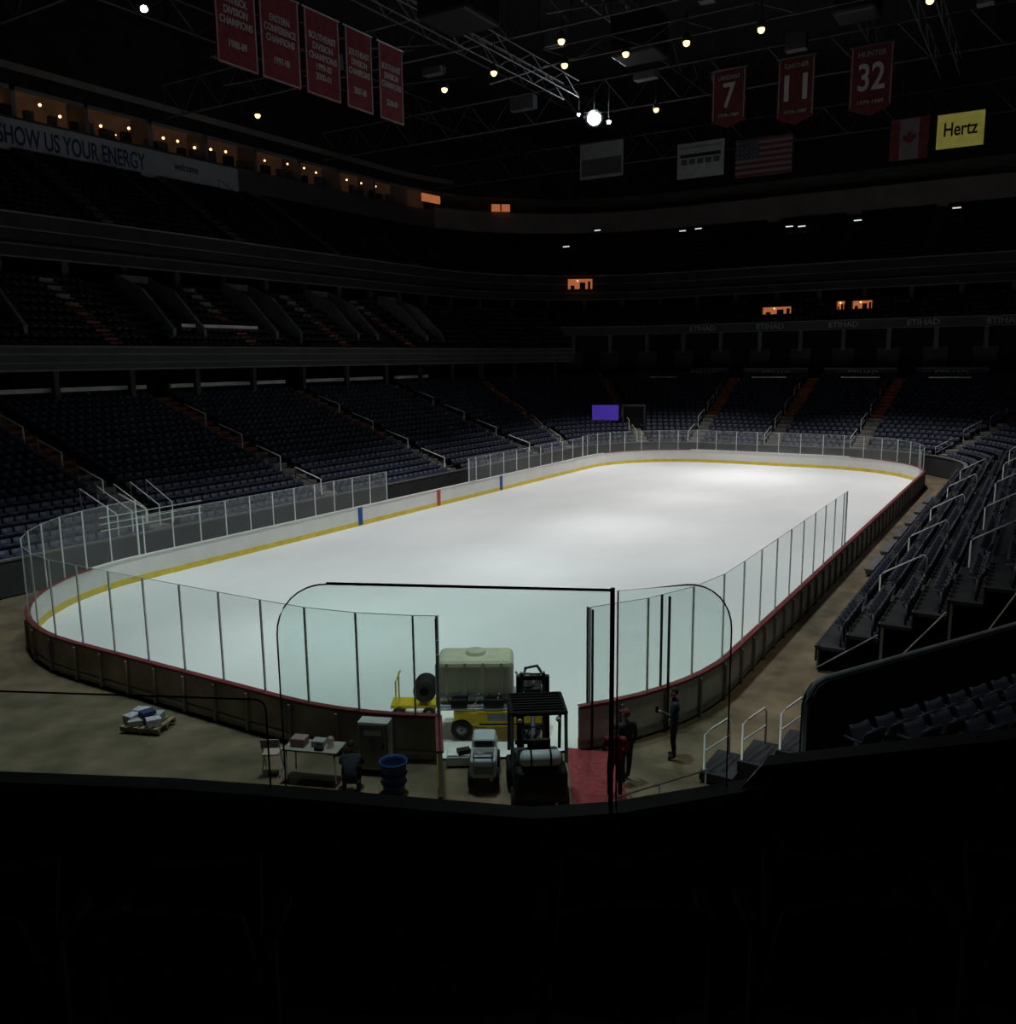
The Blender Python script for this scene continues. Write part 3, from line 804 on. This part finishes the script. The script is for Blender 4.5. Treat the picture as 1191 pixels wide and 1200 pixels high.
b.lathe((0,.84,1.1),[(.05,-.7),(.05,.7)],'metal','Z',10)
b.box((0,.98,.45),(.8,.06,.12),'black'); b.box((0,.98,.8),(.8,.06,.1),'black')
for x in (-.26,.26): b.box((x,1.4,.08),(.11,.85,.05),'metal'); b.box((x,1.0,.45),(.11,.05,.8),'metal')
for x in (-.50,.50): wheel(b,(x,.6,.33),.33,.24,'X'); wheel(b,(x,-.62,.27),.27,.2,'X')
for x in (-.4,.4): b.lathe((x,-.62,2.0),[(.03,-.04),(.06,0),(.05,.04)],'wbody','Y',10)
b.out('forklift')
b=B(); b.T=Matrix.Translation((9.85,.75,0))@rz(math.radians(31))
b.bbox((0,0,.52),(.58,1.4,.45),'wbody',.08,seg=3); b.bbox((0,.25,.82),(.52,.6,.22),'wbody',.07,seg=3)
b.box((0,-.06,.83),(.40,.02,.13),'black'); b.bbox((0,-.42,.77),(.46,.42,.06),'metal',.02); b.box((0,-.715,.52),(.4,.02,.2),'metal')
b.tube([(-.2,-.64,.72),(-.2,-.72,.92),(.2,-.72,.92),(.2,-.64,.72)],.02,'metal')
for x in (-.28,.28):
    for y in (-.45,.45): wheel(b,(x,y,.22),.22,.13,'X')
b.out('utility_cart')
b=B(); b.box((8.95,1.15,.10),(.7,.5,.20),'wbody',rot=Matrix.Rotation(.55,3,'Z')); b.box((8.95,1.15,.22),(.64,.44,.05),'lip',rot=Matrix.Rotation(.55,3,'Z')); b.box((9.05,1.1,.29),(.3,.2,.12),'black',rot=Matrix.Rotation(.9,3,'Z')); b.out('supply_crate')
b=B(); b.lathe((8.45,-.75,0),[(.22,0),(.24,.03),(.29,.62),(.32,.64),(.32,.69),(.29,.69),(.27,.60),(.22,.08)],'bbin',n=24)
for h in (.2,.4): b.lathe((8.45,-.75,h),[(.245+.08*h,-.015),(.275+.08*h,0),(.245+.08*h,.015)],'bbin',n=24)
b.out('blue_bin')
b=B(); b.T=Matrix.Translation((7.45,-.15,0))@rz(math.radians(22))
b.bbox((0,0,.62),(.72,.36,1.15),'outerlt',.02); b.box((0,-.19,.62),(.64,.02,1.05),'metal'); b.box((.24,-.21,.65),(.03,.03,.14),'black'); b.box((0,-.2,.95),(.4,.02,.12),'lip')
for x in (-.3,.3): b.box((x,0,.03),(.06,.3,.06),'black')
b.out('electrical_cabinet')
b=B(); b.T=Matrix.Translation((.75,-1.3,0))@rz(.35)
for y in (-.35,0,.35): b.box((0,y,.05),(1.1,.09,.1),'wood')
for i in range(6): b.box((-.48+i*.19,0,.12),(.12,.85,.03),'wood')
for i,(x,y,k,h) in enumerate(((-.3,.2,'papers',.26),(.15,.15,'bwhite',.2),(-.2,-.22,'bwhite',.14),(.3,-.2,'papers',.2),(0,0,'navy',.3),(-.38,-.1,'papers',.22))):
    b.bbox((x,y,.14+h/2),(.36,.3,h),k,.01,rot=Matrix.Rotation(i*.25,3,'Z'))
b.out('pallet_of_programmes')
b=B(); b.T=Matrix.Translation((6.5,-1.15,0))@rz(.35)
b.box((0,0,.72),(1.3,.6,.04),'outer')
for x in (-.6,.6):
    for y in (-.25,.25): b.tube([(x,y,0),(x*.95,y,.7)],.018,'metal')
b.bbox((-.35,0,.84),(.35,.3,.2),'pink',.03); b.bbox((.1,.05,.81),(.3,.25,.14),'bwhite',.02); b.lathe((.4,0,.74),[(.07,0),(.08,.2),(.05,.24)],'pink'); b.bbox((.2,-.2,.78),(.2,.12,.08),'black',.02)
b.out('work_table')
b=B(); b.T=Matrix.Translation((5.45,-1.45,0))@rz(.6)
for x in (-.2,.2):
    b.tube([(x,.22,0),(x,-.2,.85)],.015,'metal'); b.tube([(x,-.25,0),(x,.18,.48)],.015,'metal')
b.box((0,.02,.46),(.4,.38,.03),'outer'); b.box((0,-.19,.75),(.4,.03,.2),'outer')
b.out('folding_chair')

# ------------------------------------------------------------------ people
def skinmesh(vs,es,rad,sub=2):
    me=bpy.data.meshes.new('t'); me.from_pydata(vs,es,[]); o=bpy.data.objects.new('t',me); COL.objects.link(o)
    m=o.modifiers.new('s','SKIN'); m.use_smooth_shade=True
    for i,r in enumerate(rad):
        sv=me.skin_vertices[0].data[i]; sv.radius=r if isinstance(r,tuple) else (r,r); sv.use_root=(i==0)
    s=o.modifiers.new('u','SUBSURF'); s.levels=sub; s.render_levels=sub
    dg=bpy.context.evaluated_depsgraph_get(); ev=o.evaluated_get(dg); t=ev.to_mesh()
    V=[tuple(v.co) for v in t.vertices]; F=[tuple(p.vertices) for p in t.polygons]
    ev.to_mesh_clear(); bpy.data.objects.remove(o); bpy.data.meshes.remove(me)
    return V,F
def person(loc,ang,J,top='jacket',bot='trous',headturn=0,headtilt=0,scale=1.0,cap=None):
    b=B(); T=Matrix.Translation(loc)@rz(ang)@Matrix.Scale(scale,4); b.T=T
    order=['pelvis','spine','chest','nb','neck','shL','elL','wrL','shR','elR','wrR','hpL','knL','anL','toL','hpR','knR','anR','toR']
    rad=dict(pelvis=(.16,.12),spine=(.145,.11),chest=(.18,.125),nb=(.09,.08),neck=(.055,.058),sh=.078,el=.055,wr=.034,hp=(.10,.10),kn=.068,an=.048,to=(.045,.035))
    vs=[J[k] for k in order]; rd=[rad.get(k,rad.get(k[:2])) for k in order]
    es=[(0,1),(1,2),(2,3),(3,4),(2,5),(5,6),(6,7),(2,8),(8,9),(9,10),(0,11),(11,12),(12,13),(13,14),(0,15),(15,16),(16,17),(17,18)]
    V,F=skinmesh(vs,es,rd)
    pz=Vector(J['pelvis']); up=(Vector(J['spine'])-pz).normalized(); nk=Vector(J['neck']); nb=Vector(J['nb'])
    groups={top:[],bot:[],'shoe':[],'skin':[]}
    an=[Vector(J['anL']),Vector(J['anR'])]; to=[Vector(J['toL']),Vector(J['toR'])]; wr=[Vector(J['wrL']),Vector(J['wrR'])]
    legs=[Vector(J[k]) for k in ('knL','knR','anL','anR','hpL','hpR')]; ups=[Vector(J[k]) for k in ('spine','chest','shL','shR','elL','elR','wrL','wrR')]
    for f in F:
        c=sum((Vector(V[i]) for i in f),Vector())/len(f)
        if min((c-t).length for t in to)<.11 or min(c.z-a.z for a in an if True)<-.02 and min((c-a).length for a in an)<.14: g='shoe'
        elif (c-nk).length<.075 and (c-nb).dot(nk-nb)>0: g='skin'
        elif min((c-w).length for w in wr)<.035: g='skin'
        else:
            g= bot if ((c-pz).dot(up)<.0 and min((c-l).length for l in legs)<min((c-u).length for u in ups)+.02) or min((c-l).length for l in legs[:4])<.16 and min((c-u).length for u in ups[4:])>.12 else top
        groups[g].append(f)
    n=len(b.v); b.v+=[tuple(T@Vector(p)) for p in V]
    for g,fs in groups.items():
        i=b.mi(g)
        for f in fs: b.f.append(tuple(n+a for a in f)); b.m.append(i); b.sm.append(True)
    hd=nk+Vector((0,.02,.115)); b.T=T@Matrix.Translation(hd)@rz(headturn)@Matrix.Rotation(headtilt,4,'X')
    b.sph((0,0,.01),(.076,.094,.112),'skin',18); b.sph((0,.02,-.06),(.055,.065,.055),'skin',12)
    b.add([(-.013,.088,-.02),(.013,.088,-.02),(0,.118,-.022),(0,.092,.025)],[(0,1,2),(1,3,2),(3,0,2)],'skin')
    for s in (-1,1):
        b.sph((s*.03,.084,.01),(.012,.01,.008),'eye',8); b.sph((s*.078,-.005,0),(.012,.022,.032),'skin',8); b.box((s*.03,.092,.03),(.03,.008,.006),'hair')
    b.box((0,.088,-.052),(.045,.01,.009),'lips')
    b.sph((0,-.008,.022),(.085,.102,.113),'hair' if not cap else cap,18,lambda x,y,z: z>.035+y*.35 or (y<-.02 and z>-.06))
    if cap: b.box((0,.12,.055),(.12,.09,.012),cap)
    for sfx,side in (('L',-1),('R',1)):
        w=Vector(J['wr'+sfx]); e=Vector(J['el'+sfx]); d=(w-e).normalized()
        inner=Vector((-side,0,0)); inner=(inner-d*inner.dot(d)).normalized(); fwd=d.cross(inner)*side
        if fwd.y<0: fwd=-fwd
        b.T=T
        pe=w+d*.085
        V,F=skinmesh([w,w+d*.03,pe],[(0,1),(1,2)],[(.024,.024),(.034,.017),(.038,.016)],1)
        b.add(V,F,'skin',True)
        for i,ln in enumerate((.068,.078,.073,.058)):
            o=fwd*(.030-.020*i); r0=w+d*.07+o; p1=pe+o+d*ln*.35; p2=p1+(d*.8+inner*.5).normalized()*ln*.4; p3=p2+(d*.35+inner*.9).normalized()*ln*.35
            V,F=skinmesh([r0,p1,p2,p3],[(0,1),(1,2),(2,3)],[.010,.0095,.009,.0075],1); b.add(V,F,'skin',True)
        r0=w+d*.025+fwd*.015; p1=w+d*.05+fwd*.048; p2=p1+(d*.8+fwd*.3+inner*.5).normalized()*.035; 
        V,F=skinmesh([r0,p1,p2,p2+(d+inner*.5).normalized()*.025],[(0,1),(1,2),(2,3)],[.013,.012,.0105,.009],1); b.add(V,F,'skin',True)
    return b
def stand():
    return dict(pelvis=(0,0,.94),spine=(0,.005,1.12),chest=(0,0,1.31),nb=(0,-.01,1.44),neck=(0,.0,1.52),
      shL=(-.19,-.01,1.39),elL=(-.25,-.03,1.11),wrL=(-.25,.06,.87),shR=(.19,-.01,1.39),elR=(.25,-.03,1.11),wrR=(.25,.06,.87),
      hpL=(-.09,0,.88),knL=(-.11,.02,.48),anL=(-.12,-.02,.09),toL=(-.14,.14,.045),hpR=(.09,0,.88),knR=(.11,.02,.48),anR=(.12,-.02,.09),toR=(.14,.14,.045))
J=stand(); J.update(elL=(-.23,.06,1.12),wrL=(-.14,.30,1.20),elR=(.24,-.08,1.12),wrR=(.22,.04,.90))
px,py=13.15,3.9
b=person((px,py,-.06),math.radians(110),J,'jacket','trous',0,-.15)
b.T=Matrix.Translation((px,py,-.06))@rz(math.radians(110)); b.box((-.125,.40,1.24),(.012,.075,.15),'black'); b.out('man_standing')
J=stand(); J.update(elL=(-.26,.02,1.13),wrL=(-.14,.24,1.05),elR=(.26,.02,1.13),wrR=(.12,.25,1.02))
b=person((12.75,1.45,-.06),math.radians(25),J,'jred','trous',.2,-.3,.98); b.out('worker_in_red_jacket')
J=stand(); J.update(anL=(-.13,-.12,.09),toL=(-.15,.05,.045),knL=(-.11,-.01,.48),anR=(.12,.08,.09),toR=(.14,.24,.045))
b=person((12.65,2.25,-.06),math.radians(60),J,'jacket','trous',.3,-.1,.98,'jred'); b.out('worker_in_cap')
J=dict(pelvis=(0,-.12,.38),spine=(0,-.02,.54),chest=(0,.12,.70),nb=(0,.20,.80),neck=(0,.25,.87),
  shL=(-.19,.16,.76),elL=(-.24,.32,.56),wrL=(-.14,.50,.50),shR=(.19,.16,.76),elR=(.24,.32,.56),wrR=(.12,.50,.44),
  hpL=(-.10,-.10,.36),knL=(-.17,.28,.50),anL=(-.15,.05,.10),toL=(-.17,.22,.045),hpR=(.10,-.10,.36),knR=(.17,.30,.46),anR=(.15,.06,.10),toR=(.17,.23,.045))
b=person((7.65,-1.25,-.06),math.radians(35),J,'jacket','trous',0,-.5); b.out('worker_crouching')
b=B()
for z in (.45,.85): b.tube([(13.4,-.2,z),(14.6,1.9,z)],.02,'metal')
for t in (0,.5,1): b.tube([(13.4+1.2*t,-.2+2.1*t,-.06),(13.4+1.2*t,-.2+2.1*t,.9)],.02,'metal')
b.out('pipe_railing')

# ------------------------------------------------------------------ lights
def spot(x,y,z,tx,ty,e,ang,col=(1,1,1),blend=.6,size=.6):
    l=bpy.data.lights.new('rig_and_fill_spot','SPOT'); l.energy=e; l.spot_size=math.radians(ang); l.spot_blend=blend; l.color=col; l.shadow_soft_size=size
    o=bpy.data.objects.new('rig_and_fill_spot',l); COL.objects.link(o); o.location=(x,y,z)
    o.rotation_euler=(Vector((tx,ty,0))-Vector((x,y,z))).to_track_quat('-Z','Y').to_euler()
for y,e,c in ((2,8600,(.84,1,.97)),(13,8300,(.90,1,.985)),(24,9000,(.96,1,.99)),(35,9600,(1,1,.985)),(47.5,10800,(1,.99,.975)),(57.5,12500,(1,.985,.965))):
    for x in (-7,7):
        spot(x,y,27.2,x*1.1,y,e,62,c,.85,1.0)
spot(17,7,24,14.5,7,2300,50,(1,.93,.78),.8)  # added fill spot, no real fixture; brightens floor and boards outside the right corner
spot(18,32,26,18.2,32,1500,85,(.85,.92,1),.8)  # invented fill above the retractable stand, lifts its dark seats
spot(21,-5,13,20.2,0,150,80,(.9,.95,1),.8)  # extra out-of-view fill put in to lighten the near seating section
p=bpy.data.lights.new('flood_spill','POINT'); p.energy=250; p.color=(.85,.92,1); p.shadow_soft_size=.5
po=bpy.data.objects.new('flood_spill',p); COL.objects.link(po); po.location=(-10.6,47.6,27.3)
w=bpy.data.worlds.new('w'); S.world=w; w.use_nodes=True
w.node_tree.nodes['Background'].inputs[0].default_value=(.88,.85,1,1); w.node_tree.nodes['Background'].inputs[1].default_value=.05
# ------------------------------------------------------------------ camera
pit,rol=math.radians(9.93),math.radians(-.67)
v=Vector((-math.sin(yaw)*math.cos(pit),math.cos(yaw)*math.cos(pit),-math.sin(pit))); r0=Vector((math.cos(yaw),math.sin(yaw),0)); u0=r0.cross(v)
r2=r0*math.cos(rol)+u0*math.sin(rol); u2=-r0*math.sin(rol)+u0*math.cos(rol)
mt=Matrix(((r2.x,u2.x,-v.x,20.04),(r2.y,u2.y,-v.y,-14.69),(r2.z,u2.z,-v.z,9.32),(0,0,0,1)))
cd=bpy.data.cameras.new('camera'); co=bpy.data.objects.new('camera',cd); COL.objects.link(co); co.matrix_world=mt
cd.sensor_fit='HORIZONTAL'; cd.sensor_width=36; cd.lens=1025.7/1191*36; cd.clip_start=.05; cd.clip_end=400
S.camera=co
S.view_settings.view_transform='Standard'
